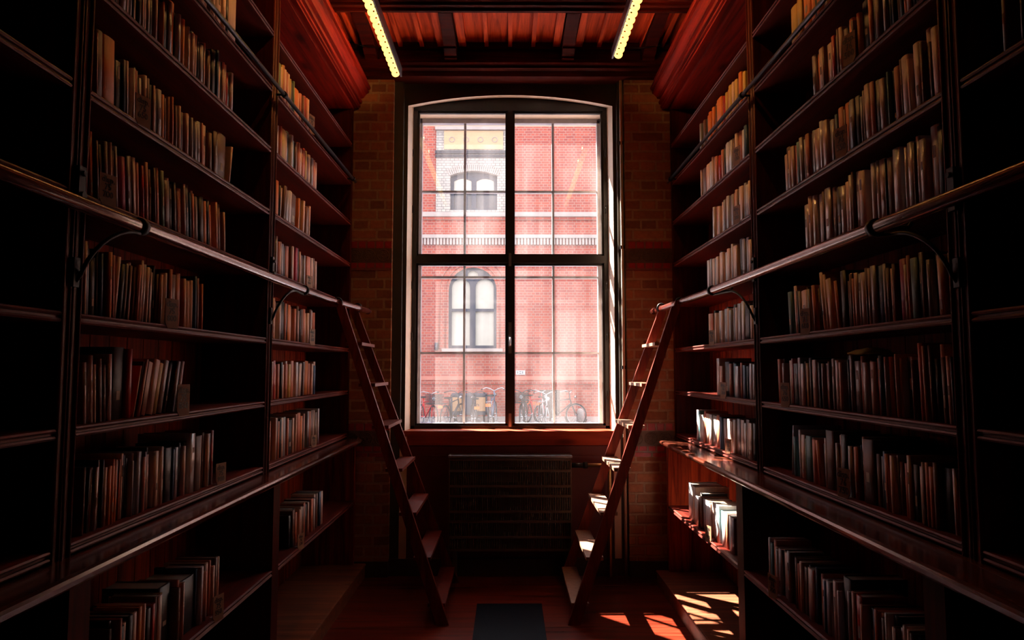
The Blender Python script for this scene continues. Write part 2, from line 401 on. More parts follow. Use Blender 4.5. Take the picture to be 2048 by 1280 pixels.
# ---------------------------------------------------------------- windows
wi = thing('window_1', (.012, 5.32, 1.04), None, None); del wi['label']; del wi['category']; structure(wi)
mb = MB()
mb.box(-.752, -.722, 5.285, 5.335, 1.04, 3.56).box(.748, .778, 5.285, 5.335, 1.04, 3.56)
mb.box(-.752, .778, 5.285, 5.335, 3.545, 3.60).box(-.752, .778, 5.285, 5.335, 1.04, 1.065)
mb.box(-.722, .748, 5.28, 5.335, 2.325, 2.382)
mb.box(-.008, .032, 5.275, 5.335, 1.065, 3.545)
mb.build('window_frame', 'dark', wi)
for k, (a, b) in enumerate(((-.722, -.008), (.032, .748))):
    for z0, z1 in ((1.065, 2.325), (2.382, 3.545)):
        s = .017; mb = MB()
        mb.box(a, a+s, 5.30, 5.325, z0, z1).box(b-s, b, 5.30, 5.325, z0, z1).box(a, b, 5.30, 5.325, z0, z0+s).box(a, b, 5.30, 5.325, z1-s, z1)
        sa = mb.build('sash', 'dark', wi)
        MB().box(a+s, b-s, 5.310, 5.313, z0+s, z1-s).build('pane', 'glassin', sa)
mb = MB().box(.000, .024, 5.262, 5.275, 1.62, 1.86).tube([(.012, 5.262, 1.74), (.012, 5.235, 1.74), (.012, 5.228, 1.68)], .006, 8)
mb.build('window_handle', 'steel', wi)
for z0, z1 in ((1.06, 1.16), (2.30, 2.40)): MB().box(.002, .022, 5.262, 5.275, z0, z1).build('latch', 'steel', wi)
for xx in (-.75, .766):
    for zz in (1.3, 1.75, 2.15, 2.75, 3.2): MB().tube([(xx, 5.28, zz-.03), (xx, 5.28, zz+.03)], .006, 8).build('hinge', 'dark', wi)
wo = thing('window_2', (.012, 5.5, 1.04), None, None); del wo['label']; del wo['category']; structure(wo)
mb = MB()
mb.box(-.735, -.706, 5.48, 5.53, 1.045, 3.553).box(.724, .757, 5.48, 5.53, 1.045, 3.553)
mb.box(-.735, .757, 5.48, 5.53, 3.515, 3.553).box(-.735, .757, 5.48, 5.53, 1.045, 1.07)
mb.box(-.706, .724, 5.48, 5.53, 2.335, 2.425).box(-.012, .036, 5.48, 5.53, 1.07, 3.52)
mb.build('window_frame', 'winout', wo)
mb = MB()
for xx in (-.357, .364): mb.box(xx-.009, xx+.009, 5.49, 5.52, 1.07, 3.515)
for zz in (2.945, 2.241, 1.628):
    mb.box(-.706, .724, 5.49, 5.52, zz-.009, zz+.009)
mb.build('muntins', 'winout', wo)
MB().box(-.706, .724, 5.503, 5.506, 1.07, 3.515).build('pane', 'glass', wo)
MB().box(-.75, .77, 5.53, 5.76, .99, 1.045).build('outer_sill', 'cream', wo)

# ---------------------------------------------------------------- radiator and pipes
ra = thing('radiator', (.01, 5.04, 0), 'dark iron finned radiator with bright top plate below the window', 'radiator')
MB().box(-.435, .46, 4.97, 5.11, .862, .876).build('top_plate', 'steel', ra)
mb = MB()
i = 0; xx = -.415
while xx < .44:
    mb.box(xx, xx+.0055, 4.985, 5.10, .2, .856); xx += .0125
for zz in (.2, .29, .40, .47, .58, .65, .76, .84): mb.box(-.42, .445, 4.978, 5.105, zz, zz+.018)
mb.build('fins', 'radi', ra)
for a, b in ((-.43, -.42), (.445, .455)): MB().box(a, b, 4.976, 5.108, .18, .862).build('end_panel', 'radi', ra)
for a in (-.40, .41): MB().box(a, a+.03, 5.0, 5.075, 0, .2).build('leg', 'radi', ra)
MB().tube([(.455, 5.04, .80), (.56, 5.04, .80)], .018, 12).tube([(.545, 5.04, .80), (.575, 5.04, .80)], .026, 6).build('valve', 'iron', ra)
MB().tube([(.575, 5.04, .80), (.70, 5.04, .80), (.73, 5.045, .79), (.74, 5.05, .76), (.74, 5.05, .12), (.74, 5.05, 0)], .014, 12).build('pipe', 'brass', ra)
pp = MB().tube([(.856, 5.075, 0), (.856, 5.075, 3.70)], .011, 10)
pc = tag(pp.build('heating_pipe', 'cream'), 'thin painted pipe running up beside right side of the window', 'pipe')
for zz in (.8, 1.5, 2.4, 3.2): MB().box(.84, .872, 5.066, 5.098, zz, zz+.025).build('pipe_clip', 'iron', pc)

# ---------------------------------------------------------------- bookcases
SH = [1.345, 1.652, 1.985, 2.283, 2.595, 2.90, 3.185]
YS = [-2.7, -1.19, .32, 1.83, 3.345, 5.05]
CX = 1.17, 1.22            # front plane of left and right upper cases
SIDES = (-1, 1)
def fx(s): return CX[0] if s < 0 else CX[1]
bayname = {4: 'far bay by the window', 3: 'middle bay', 2: 'near bay at photo edge', 1: 'bay beside the camera', 0: 'bay behind the camera'}
BACKX = 1.49
for s in SIDES:
    sn = 'left' if s < 0 else 'right'
    X = fx(s)
    for b in range(1, 5):
        y0, y1 = YS[b], YS[b+1]
        bn = {4: 'bay beside the window', 3: 'middle bay', 2: 'bay at the picture edge', 1: 'bay behind the camera'}[b]
        t = thing('bookcase', (s*1.35, (y0+y1)/2, 1.035), 'tall dark red-stained wooden bookcase on %s side, %s' % (sn, bn), 'bookcase', 'built-in bookcases')
        mb = MB(); yy = y0
        while yy < y1-.01:
            mb.box(s*(BACKX-.01), s*BACKX, yy+.0025, min(yy+.118, y1)-.0025, 1.0, 3.45); yy += .118
        mb.box(s*BACKX, s*(BACKX+.02), y0, y1, 1.03, 3.45)
        mb.build('back_panel', 'back', t)
        for ya, yb, sg in ((y0, y0+.042, 1), (y1-.042, y1, -1)):
            mb = MB().box(s*(X+.006), s*(BACKX-.01), ya, yb, 1.0, 3.45)
            mid = (ya+yb)/2
            mb.tube([(s*(X+.006), ya+.006 if sg > 0 else yb-.006, 1.0), (s*(X+.006), ya+.006 if sg > 0 else yb-.006, 3.45)], .005, 8)
            e = yb-.006 if sg > 0 else ya+.006
            mb.tube([(s*(X+.006), e, 1.0), (s*(X+.006), e, 3.45)], .007, 8)
            mb.build('side_panel', 'up', t)
        for z in SH+[1.035]:
            th = .030; a = X
            prof = [(s*(X+.012), z-th), (s*(X+.003), z-th+.001), (s*X, z-th+.006), (s*(X+.003), z-th+.011), (s*(X+.008), z-th+.012), (s*(X+.008), z-.012),
                    (s*(X+.003), z-.011), (s*X, z-.006), (s*(X+.003), z-.001), (s*(X+.012), z), (s*(BACKX-.01), z), (s*(BACKX-.01), z-th)]
            MB().prism(prof, 'Y', y0+.042, y1-.042).build('shelf', 'shelf', t)
        MB().box(s*(X+.0), s*BACKX, y0, y1, 3.45, 3.48).build('top_board', 'corn', t)
    # cornice running along the whole case
    A = 1.135 if s < 0 else 1.165
    prof = [(s*(X+.03), 3.48), (s*A, 3.465)]+[(s*(A-a_), z_) for a_, z_ in ((0, 3.476), (.012, 3.478), (.012, 3.492), (.004, 3.494), (.004, 3.503), (.022, 3.506), (.026, 3.520), (.022, 3.532), (.012, 3.534), (.012, 3.545),
            (.036, 3.550), (.042, 3.562), (.060, 3.582), (.074, 3.590), (.074, 3.600), (.060, 3.602), (.060, 3.612), (.084, 3.615), (.088, 3.630), (.084, 3.642), (.06, 3.644), (.06, 3.70))]+[(s*(X+.03), 3.70)]
    tag(MB().prism(prof, 'Y', YS[1], 5.05).build('cornice', 'corn'), 'moulded red wooden cornice along the top of %s bookcases' % sn, 'cornice')
    mb = MB().box(s*(X+.05), s*1.515, YS[1], 5.05, 3.70, ZC)
    tag(mb.build('frieze_board', 'up'), 'dark boarding between %s cornice and the ceiling' % sn, 'boarding')
    # worktop
    nx = 1.052 if s < 0 else 1.062
    ye = 5.05 if s < 0 else 4.87
    prof = [(s*1.5, 1.0), (s*(nx+.015), 1.0), (s*(nx+.004), .996), (s*nx, .988), (s*(nx+.003), .979), (s*(nx+.014), .975), (s*(nx+.016), .968), (s*(nx+.028), .962), (s*(nx+.034), .955), (s*1.5, .955)]
    tag(MB().prism(prof, 'Y', YS[1], ye).build('worktop', 'counter'), 'long polished dark wooden worktop with rounded nosing on %s side' % sn, 'worktop')
    # lower cupboards without doors
    LX = 1.115
    for b in range(1, 5):
        y0, y1 = YS[b], YS[b+1]
        if b == 4: y1 = ye-.0
        bn = {4: 'bay beside the window', 3: 'middle bay', 2: 'bay at the picture edge', 1: 'bay behind the camera'}[b]
        t = thing('low_bookcase', (s*1.3, (y0+y1)/2, .1), 'open dark wooden shelf unit under the %s worktop, %s' % (sn, bn), 'bookcase', 'shelf units under the worktops')
        mb = MB(); yy = y0
        while yy < y1-.01:
            mb.box(s*(BACKX-.01), s*BACKX, yy+.0025, min(yy+.118, y1)-.0025, .10, .955); yy += .118
        mb.box(s*BACKX, s*(BACKX+.02), y0, y1, .10, .955)
        mb.build('back_panel', 'back', t)
        for ya, yb in ((y0, y0+.045), (y1-.045, y1)):
            MB().box(s*LX, s*(BACKX-.01), ya, yb, .10, .955).build('side_panel', 'back' if (b == 4 and ya > y0) else 'up', t)
        z = .552; th = .028
        prof = [(s*(LX+.006), z-th), (s*(LX-.002), z-th+.004), (s*(LX+.004), z-.014), (s*(LX-.002), z-.004), (s*(LX+.006), z), (s*(BACKX-.01), z), (s*(BACKX-.01), z-th)]
        MB().prism(prof, 'Y', y0+.045, y1-.045).build('shelf', 'shelf', t)
    tag(MB().prism([(s*1.5, 0), (s*1.035, 0), (s*1.035, .085), (s*1.028, .09), (s*1.03, .098), (s*1.04, .10), (s*1.5, .10)], 'Y', YS[1], ye).build('plinth', 'plinth'),
        'low wooden step running along the foot of the %s shelf units' % sn, 'plinth')

# ---------------------------------------------------------------- rails
for s in SIDES:
    sn = 'left' if s < 0 else 'right'
    X = fx(s)
    xe = 1.00 if s < 0 else 1.035
    path = [(s*1.118, .0, 1.93), (s*1.118, 2.0, 1.93), (s*1.118, 3.9, 1.93), (s*1.10, 4.3, 1.927), (s*(xe+.035), 4.65, 1.918), (s*xe, 4.86, 1.912)]
    t = thing('ladder_rail', (s*1.118, 3.0, 1.93), 'thick polished wooden ladder rail along the %s bookcases' % sn, 'rail')
    MB().tube(path, .0205, 14).tube([(s*(xe+.002), 4.85, 1.912), (s*(xe-.003), 4.88, 1.911)], [.024, .016], 14).build('rod', 'rail', t)
    for yc, yu in ((3.72, 3.345), (2.05, 1.83), (.55, .32)):
        MB().tube([(s*1.118, yc-.012, 1.93), (s*1.118, yc+.012, 1.93)], .027, 16).tube([(s*1.118, yc, 1.93), (s*(X-.002), yc, 1.93), (s*(X+.01), yc, 1.945)], .007, 8).build('collar', 'iron', t)
        arm = []
        for i in range(13):
            q = i/12*pi/2; arm.append((s*(X-.012-.05*sin(q)), yu+.010+.19*(1-cos(q)), 1.755+.15*sin(q)))
        MB().tube([(s*(X-.004), yu, 1.735)]+arm+[(s*1.122, yc, 1.906)], .006, 8).box(s*(X-.008), s*(X+.001), yu-.012, yu+.012, 1.72, 1.80).build('bracket_arm', 'iron', t)
        MB().box(s*(X-.012), s*(X+.001), yu-.014, yu+.014, 1.93, 2.05).tube([(s*(X-.02), yu, 1.97), (s*(X-.0), yu, 1.97)], .011, 10).tube([(s*(X-.02), yu, 2.03), (s*(X-.0), yu, 2.03)], .008, 10).build('wall_plate', 'iron', t)
    xr = X-.035
    t = thing('upper_rail', (s*xr, 3.0, 2.885), 'thin dark iron rail high on the %s bookcases' % sn, 'rail')
    MB().tube([(s*xr, -.5, 2.885), (s*xr, 4.98, 2.885)], .0105, 10).build('rod', 'ironrail', t)
    for yc in (3.37, 1.83, .32, 4.9):
        MB().tube([(s*xr, yc-.014, 2.885), (s*xr, yc+.014, 2.885)], .0155, 12).tube([(s*xr, yc, 2.885), (s*(X+.008), yc, 2.885)], .006, 8).build('bracket', 'iron', t)

# ---------------------------------------------------------------- ladders
def ladder(s, label):
    t = thing('library_ladder', (s*.40, 4.5, 0), label, 'ladder', 'rolling library ladders')
    xt, xb, zt = 1.055, .385, 1.885
    d = Vector((xt-xb, 0, zt)).normalized(); nrm = Vector((d.z, 0, -d.x))
    def pt(f, near): 
        yb, yt = (4.13, 4.33) if near else (4.93, 4.72)
        return Vector((xb+(xt-xb)*f, yb+(yt-yb)*f, zt*f))
    for near in (True, False):
        b, tp = pt(0, near), pt(1, near); hw, th = .034, .0125
        vb = []; 
        # stile: broad face seen from the aisle end, foot cut level with the floor, hooked head
        P = []
        kx = hw/abs(nrm.dot(Vector((1, 0, 0))))
        P = [(b.x-kx, 0), (b.x+kx, 0), (tp.x+kx*1.0, zt-.0), (tp.x+kx*1.0-.0, zt+.025), (tp.x+kx*.6, zt+.05), (tp.x+kx*.2, zt+.045), (tp.x+.0, zt+.018), (tp.x-kx*.5, zt+.01), (tp.x-kx*.85, zt-.03)]
        mb = MB(); n = len(P); o = 0
        for sg in (-1, 1):
            for (px, pz) in P:
                f = pz/zt; yc = b.y+(tp.y-b.y)*f
                mb.v.append((s*px, yc+sg*th, pz))
        for i in range(n):
            j = (i+1) % n; mb.face([i, j, n+j, n+i])
        for tri in tessellate_polygon([[Vector((p[0], p[1], 0)) for p in P]]):
            mb.face(list(tri)[::-1]); mb.face([n+i for i in tri])
        mb.build('stile', 'ladder', t)
        # iron hook over the rail
        hx = {-1: 1.088, 1: 1.095}[s] if near else (1.047 if s < 0 else 1.062)
        hk = [(s*(tp.x+.01), tp.y, zt-.04)]
        for i in range(9):
            q = pi*1.0*i/8; hk.append((s*(hx-.026*cos(q)), tp.y, 1.925+.027*sin(q)))
        MB().tube(hk, .0065, 8).build('hook', 'iron', t)
    for i in range(7):
        z = .115+i*.259; f = z/zt; a, b = pt(f, True), pt(f, False); c = a.x
        w1 = .052
        MB().hexa([(s*(c-w1), a.y+.0125, z-.02), (s*(c+w1), a.y+.0125, z-.02), (s*(c+w1), b.y-.0125, z-.02), (s*(c-w1), b.y-.0125, z-.02)],
                  [(s*(c-w1), a.y+.0125, z), (s*(c+w1), a.y+.0125, z), (s*(c+w1), b.y-.0125, z), (s*(c-w1), b.y-.0125, z)]).build('tread', 'tread' if s > 0 else 'ladder', t)  # right ladder gets a paler tread colour than the left
    return t
ladder(-1, 'dark red wooden ladder hooked on the left rail, left of the window')
ladder(1, 'wooden ladder with pale treads hooked on the right rail')

# ---------------------------------------------------------------- strip lamps
for s, ye, xl in ((-1, 4.62, -.785), (1, 4.33, .717)):
    sn = 'left' if s < 0 else 'right'
    t = thing('strip_lamp', (xl, 3.5, 3.55), 'long glowing yellow strip lamp with round louvres, %s of two near ceiling' % sn, 'lamp', 'strip lamps under the ceiling')
    inn = -s
    MB().box(xl+inn*.030, xl+inn*.040, 2.55, ye+.02, 3.535, 3.60).box(xl+inn*.015, xl+inn*.040, 2.55, ye+.02, 3.598, 3.602).build('housing', 'steel', t)
    MB().tube([(xl+inn*.021, 2.6, 3.586), (xl+inn*.021, ye-.02, 3.586)], .006, 8).build('tube', 'tube', t)
    yy = ye-.01
    while yy > 2.6:
        mb = MB(); R = .028; n = 20; cz = 3.55
        ci = (xl+inn*.008, cz+.004); q = .0055
        sq = [(ci[0]-q, ci[1]-q), (ci[0]+q, ci[1]-q), (ci[0]+q, ci[1]+q), (ci[0]-q, ci[1]+q)]
        cir = [(xl+R*cos(2*pi*k/n), cz+R*sin(2*pi*k/n)) for k in range(n)]
        for yq in (yy-.0015, yy+.0015):
            o = len(mb.v); mb.v += [(p[0], yq, p[1]) for p in cir+sq]
            for tri in tessellate_polygon([[Vector((p[0], p[1], 0)) for p in cir], [Vector((p[0], p[1], 0)) for p in sq]]): mb.face([o+i for i in tri])
        for k in range(n): mb.face([k, (k+1) % n, n+4+(k+1) % n, n+4+k])
        for k in range(4): mb.face([n+k, n+(k+1) % 4, 2*n+4+(k+1) % 4, 2*n+4+k+n-n])
        mb.build('louvre', 'lampy', t); yy -= .074
    for yy in (2.9, 4.0): MB().tube([(xl, yy, 3.58), (xl, yy, ZC)], .004, 6).build('hanger', 'iron', t)
# sagging cable at the ceiling on each side
for s, nm in ((-1, 'left'), (1, 'right')):
    pts = [(s*(1.12-.03*i), 4.82+.0*i, 3.86-.012*sin(i/9*pi)-(.002*i)) for i in range(10)]
    tag(MB().tube(pts, .004, 6).build('cable', 'iron'), 'black cable slung below the ceiling at the %s corner' % nm, 'cable')

# ---------------------------------------------------------------- books
ORD = 'first second third fourth fifth sixth seventh eighth ninth tenth eleventh twelfth thirteenth fourteenth fifteenth sixteenth seventeenth eighteenth nineteenth twentieth'.split()
TENS = {20: 'twenty', 30: 'thirty', 40: 'forty', 50: 'fifty', 60: 'sixty'}
def ordn(i):
    if i <= 20: return ORD[i-1]
    t, r = i//10*10, i % 10
    return TENS[t]+'-'+ORD[r-1] if r else TENS[t][:-1]+'ieth'
# rows: key: (side, base z, spine setback, u start, u end, mean height, base lean, token string, description)
# token: colour letter, width in photo pixels, optional ^ tall or _ short, optional <n lean towards camera, >n lean away; a dot is a gap
Z0 = 1.035; ZL = .552
ROWS = [
 ('L', 2.90, 340, 476, .215, 0, 'y5 c4 k3 c4 n4 c5 y6 k4 c5 c4 k5 c6 k4 c4 n3 c5 k4 c8 c3 c4 k3 c13', 'left middle bay behind thin upper rail'),
 ('L', 2.595, 196, 470, .180, 1, 'c9 n8 c11 c12 k5 n5 g10 c4 k3 c5 g4 k5 y7 k7 c4 k2 c5 g5 k6 g3 c4 k3 n8 s3 k10 g7^ o11^ k2 g5 c3 o5 k9 g3 c5 c4 k5 c4 k3 g6 k3 c3 c5 n5 k3 c2 k8^ b4^ c5 k3 c4 c3 k5 r2 k7 w5', 'left middle bay, second shelf beneath thin rail'),
 ('L', 2.283, 193, 463, .172, 3, 'c3^ n14^ o26^ k13 b5 k4 c5 k3 n3 c5 k4 r3 c3 g6 k3 c6 n5 c4 k4 c4 n5 g9 o5 n3 k10 c3 s3 k4 n4 t3 s3 c4 k5 c4 c5 n6 g3 k4 g4 k5 g7 s3 k3 c8 n6 k4 n7 g5 n18^<0 c3>8 c3>4', 'left middle bay, third shelf beneath thin rail'),
 ('L', 1.985, 185, 452, .188, 6, 'o9 n4 c4 k7 n7 g4 k5 c3 n3 g4 k6 m9 g5 n5 c3 c8 s5 k3 r4 s6 k4 n6 n3 k3 s4 c3 e6 n10 c5 k6 n3 k5 s8 w3 k7 b3 s4 c4 n5 g3 k8 o6 k4 o4 k5 c3 n5 k6 c3', 'left middle bay just above wooden rail'),
 ('L', 1.652, 170, 412, .190, 2, 'c7^ b4 g5 k3 k12 k5 b5 k6 o7 s5 c6>5 n5 k8 g5 n4 c5 s5 n5 s5 c4 s4 l5 c5 n3 k3 c9 k5 n4 c4 k5 c3 b3 k4 s5 n12 s9<7 k3 c4 n3 c3 k4 c3 k5 b3 c3 n4 k3 o3 k3 w3', 'left middle bay just below wooden rail'),
 ('L', 1.345, 167, 357, .185, 4, 'w7 k5 p8 c6 k4 n7 k4 n7 l9^<3 .6 k24^<0 r9^<0 .5 c3>13 k3>13 c4>13 n2>13 c12>13 c12>13 y9>13 k4>13 g9>13 k6>12 k7>12 g7>12 k3>12 w4>12', 'left middle bay, two shelves below wooden rail'),
 ('L', Z0, 163, 428, .190, 0, 'n4 o8>2 k3 n7 l6 k4 c7 k3 c6 o6 o6 o4 o6 k5 s3 c5 k4 k5 g3 k4 w3 g6 k5 s5 g3 c4 p7 k3 c8 k3 c5 n6 k14 b4 g4 g8 k4 c5 k6 l10^ n11^ c7^ n4^ c4^ k5^ r5^', 'left worktop, middle bay'),
 ('L', ZL, 222, 437, .200, 0, 'n7 k5 s5 k9 c7 k9 c8 o7 k5 c4 k9 r7 n4 c9 y4 k22^ n5 s4 c4 k26 b4 w5 k3 s4 n3 c4 s3 c4 n5 c3', 'low left shelf, middle bay'),
 ('R', 2.90, 1580, 1760, .200, 0, 'y8 y6 k2 o9 o5 k4 o5 n6 y5 c8 o5 n7 k5 o5 n7 k6 o9 n6 k8', 'right middle bay behind thin upper rail'),
 ('R', 2.595, 1624, 1855, .180, -2, 'g6 o5 c7 n3 c5 c7 r5 k4 n3 c5 g6 k3 o7 n3 c4 k12^ k8 o6 k4 n8 k5 g6 b5 k5 n7 k8 o6 c7 k6 n7 o8 n6', 'right middle bay, second shelf beneath thin rail'),
 ('R', 2.283, 1565, 1882, .196, -2, 'p6 n6 c3 p6 s5 t5 g5 g4 s6 k7 g5 p9 l5 p8 g4 g5 s6 b4 s8 n3 o7 k3 g8 k8 g4 n5 p9 k3 s7 k9 p9 k4 t3 k9 s9 n4 p13 c4 n7 c12^ n5 c10^ n5 c13^', 'right middle bay, third shelf beneath thin rail'),
 ('R', 1.985, 1610, 1888, .217, -1, 'l6 c5 l5 k2 w6 c3 n3 l9 n7 k8 l6 c6 l5 n3 l7 c9 k8 w6 l5 p9 k2 n8 k4 l11 n7 l4 l9 n3 l6 l9 k2 w13^ k10', 'right middle bay just above wooden rail'),
 ('R', 1.652, 1578, 1902, .190, -2, 't7 k2 c5^ k4 b3 g3 c12 k2 g4 k5 s5 n4 k3 g6 c5^ k2 c4^ c9 p7 s5>8 k10^ n6 c4 n5 s4 p6 g6 p9 n5 p5 g10 b12 g6 n6 c6 n5 k6 m13 p6 s6 t14 k7 n6 k4 g8 k12 c12 p11', 'right middle bay just below wooden rail'),
 ('R', 1.345, 1557, 1912, .195, -2, 's5 k3 g4 k4 c6 r4 k9 g6 w7 k2 y5 k5 c3 c8 k3 b4 g4 p10 n4 k3 g6 w7 c5 k7 b4 g6 g12 s7 g9 k7 p10 s6 b7 k4 g4 s6 k3 n7 c3 p5 k14 l5 n5 k11 s8^ c5^ k6 n7^ k8 c7^ n10 c8 b5', 'right middle bay, two shelves below wooden rail'),
 ('R', Z0, 1577, 1916, .185, -1, 'g3^<6 .4 t5 k4 w4^ c8 e4 t11 g3 c3 s7 .5 s5>9 b4 w4 n16^ .4 g5 c4^ k12^ .6 g7 p6 s6 b3 w5^<0 n22^<0 n9 k8 b8 s6 k4 c8 g3 n8 .3 s8 b5 c8 k12 c9 n8 s7 s9 n8 k22 w8 k8', 'right worktop, middle bay'),
 ('R', ZL, 1534, 1850, .195, 0, 'w3 t4 s4 c3 w3 g5 k3 p7 g5 k8 n4 s3 c4 n6 k3 p9 b4 k3 s4 w5 b4 g7 s4 p7 w3 k13^ g5 c5 r10 c4 k10 b6 k3 s5 c4 n6 w4 k7 c5 n5 g5 p6 k6 c4 n5 b5 p6 k5', 'low right shelf, middle bay'),
 ('L', 2.90, 557, 618, .200, 0, 'e4 c2 y2 s3 c3 s3 c3 y3 k5 e2 y2 o7 c2 s3 n3 r3 s3 c2', 'left window bay behind thin upper rail'),
 ('L', 2.595, 555, 635, .190, 0, 'k3 w3 s3 y7 c3 k5 w3 t4 n3 w3 s3 c3 s4 r3 y3 n4 c3 g3 s3 c3', 'left window bay, second shelf beneath thin rail'),
 ('L', 2.283, 552, 620, .190, 1, 'o5 s2 c2 k2 c3>5 n4 g5 w4 c3 n10 o3 k6 c3 s3 n5 c2', 'left window bay, third shelf beneath thin rail'),
 ('L', 1.985, 549, 634, .190, 1, 'k4 g3 s2 k5 c3 g4 k3 s6 n3 c3 s3 m4 k2 c2 n8 g3 s7 k2 c3 n3 p3', 'left window bay just above wooden rail'),
 ('L', 1.652, 546, 630, .195, 0, 'c3^ s4 k4 w3 k8 s3 k2 o5 c4 k3 s3 n3 p4 k2 n3 s4 c4 c3 n3 w2 s4', 'left window bay just below wooden rail'),
 ('L', 1.345, 543, 634, .190, 0, 'p3 r4 s6 k2 s4 k3 c3 s4 c3 y4 s5 k3 w4 k2 c4>4 g4 n2 g3 o6 s4 c3 b3 c3', 'left window bay, two shelves below wooden rail'),
 ('L', Z0, 542, 638, .205, 0, 's4 k5 c2 n4 s3 k3 c4 g4 s3 k8 c3 n3 c2 s5 o4 k3 c2 k4 g3 s3 n6 c3 n4 w2', 'left worktop, window bay'),
 ('L', ZL, 583, 648, .190, 0, 'k3 n3 s3 k4 c2 c2 n4 s3 k3 c2 k5 s3 w2 k2 c2 n3 b3 c3 w2', 'low left shelf, window bay'),
 ('R', 2.90, 1399, 1487, .190, 0, 'g3 k2 n4 k3 o5 o4 s4 o4 s3 n2 o10 c3 r3 y4 s4 y5 c4 k3 y5 n3 o5 y5', 'right window bay behind thin upper rail'),
 ('R', 2.595, 1400, 1493, .185, 0, 'c2 n7 s3 c6 w4 p3 c3 s4 r4 k4 s4 k2 w4 w4 l6 n3 l3 c4 s4 k4 w5 b5', 'right window bay, second shelf beneath thin rail'),
 ('R', 2.283, 1422, 1498, .190, 1, 'b3 w3 k3 s3 c4 c4 g3 s3 n2 w4 k5 g4 s3 c4 n2 w3 c5 g4 w5 c3', 'right window bay, third shelf beneath thin rail'),
 ('R', 1.985, 1414, 1502, .200, 0, 'w4 g3 c4 g5 c4 k2 c6 w6 c5 g4 w3 c7 k8^ g5 w4 k3 c5', 'right window bay just above wooden rail'),
 ('R', 1.652, 1417, 1505, .195, 0, 'c4 s4 k3 c3 .2 w5 s2 c2 k3 g5 c3 g4 w3 k4 c4 g6 w5^ k9 c4 w3', 'right window bay just below wooden rail'),
 ('R', 1.345, 1433, 1508, .185, 0, 'w5^ c5 k8 w3 s4 k3 t4 w6 s3 k5 b5 k3 b4 w4 g4', 'right window bay, two shelves below wooden rail'),
 ('R', Z0, 1392, 1509, .190, 0, 'w3 t3 w8 s3 c6 w5 e3 g7 s5 b5 g5 w6 k3 p5 w4 g6 k3 p6 w4 n6 p7 k5', 'right worktop, window bay'),
 ('R', ZL, 1375, 1466, .190, 0, 'w8^ c4^ w6 k4 n3 g5 w5 w4 c3 w5 g3 w4 t4 g6 s3 k6 g6', 'low right shelf, window bay'),
]
import re
BOOKS = []
def parse_row(ri, row):
    sd, z, u0, u1, hm, ln, toks, desc = row
    s = -1 if sd == 'L' else 1
    X = fx(s)+.022 if z != ZL else 1.115+.03
    tk = toks.split(); ws = []
    for t in tk:
        m_ = re.match(r'([a-z.])(\d+)([\^_]?)(?:([<>])(\d+))?$', t)
        g = m_.groups(); ws.append((g[0], int(g[1]), g[2], None if g[3] is None else (1 if g[3] == '<' else -1)*int(g[4])))
    tot = sum(q[1] for q in ws); u = u0; k = 0; out = []
    for i, (c, wd, tl, le) in enumerate(ws):
        ub = u+wd*(u1-u0)/tot
        ya, yb = y_at(u, s*X, z), y_at(ub, s*X, z)
        if ya > yb: ya, yb = yb, ya
        u = ub
        if c == '.': out.append(None); continue
        th = yb-ya-.0008
        h = hm*random.uniform(.90, 1.06)+(.032 if tl == '^' else 0)
        k += 1
        lean = ln+random.uniform(-.5, .5)*0 if le is None else le
        dep = random.uniform(.135, .165)+(.05 if tl == '^' else 0)
        set_ = random.choice([0, 0, .004, .008, .013]) if c != 'k' else random.choice([.006, .015, .025])
        out.append(dict(s=s, x=X+set_, y=(ya+yb)/2, ya=ya, yb=yb, th=th, h=h, lean=lean, dep=dep, z=z, c=c, k=k, row=ri, tl=tl))
    # leaning neighbours must not cross: order along +Y and cap the lean
    seq = [q for q in out if q]
    seq.sort(key=lambda q: q['y'])
    for a, b in zip(seq, seq[1:]):
        # lean>0: top towards camera (-Y).  crossing when b leans more towards a than a does
        hh = min(a['h'], b['h']); gap = b['ya']-a['yb']+.0008
        da = math.tan(radians(a['lean'])); db = math.tan(radians(b['lean']))
        if (db-da)*hh > gap+.0005:
            b['lean'] = math.degrees(math.atan(da+gap/hh))
    BOOKS.extend(seq)
    n = len(seq)
    for q in seq: q['n'] = n; q['desc'] = desc
for ri, row in enumerate(ROWS): parse_row(ri, row)
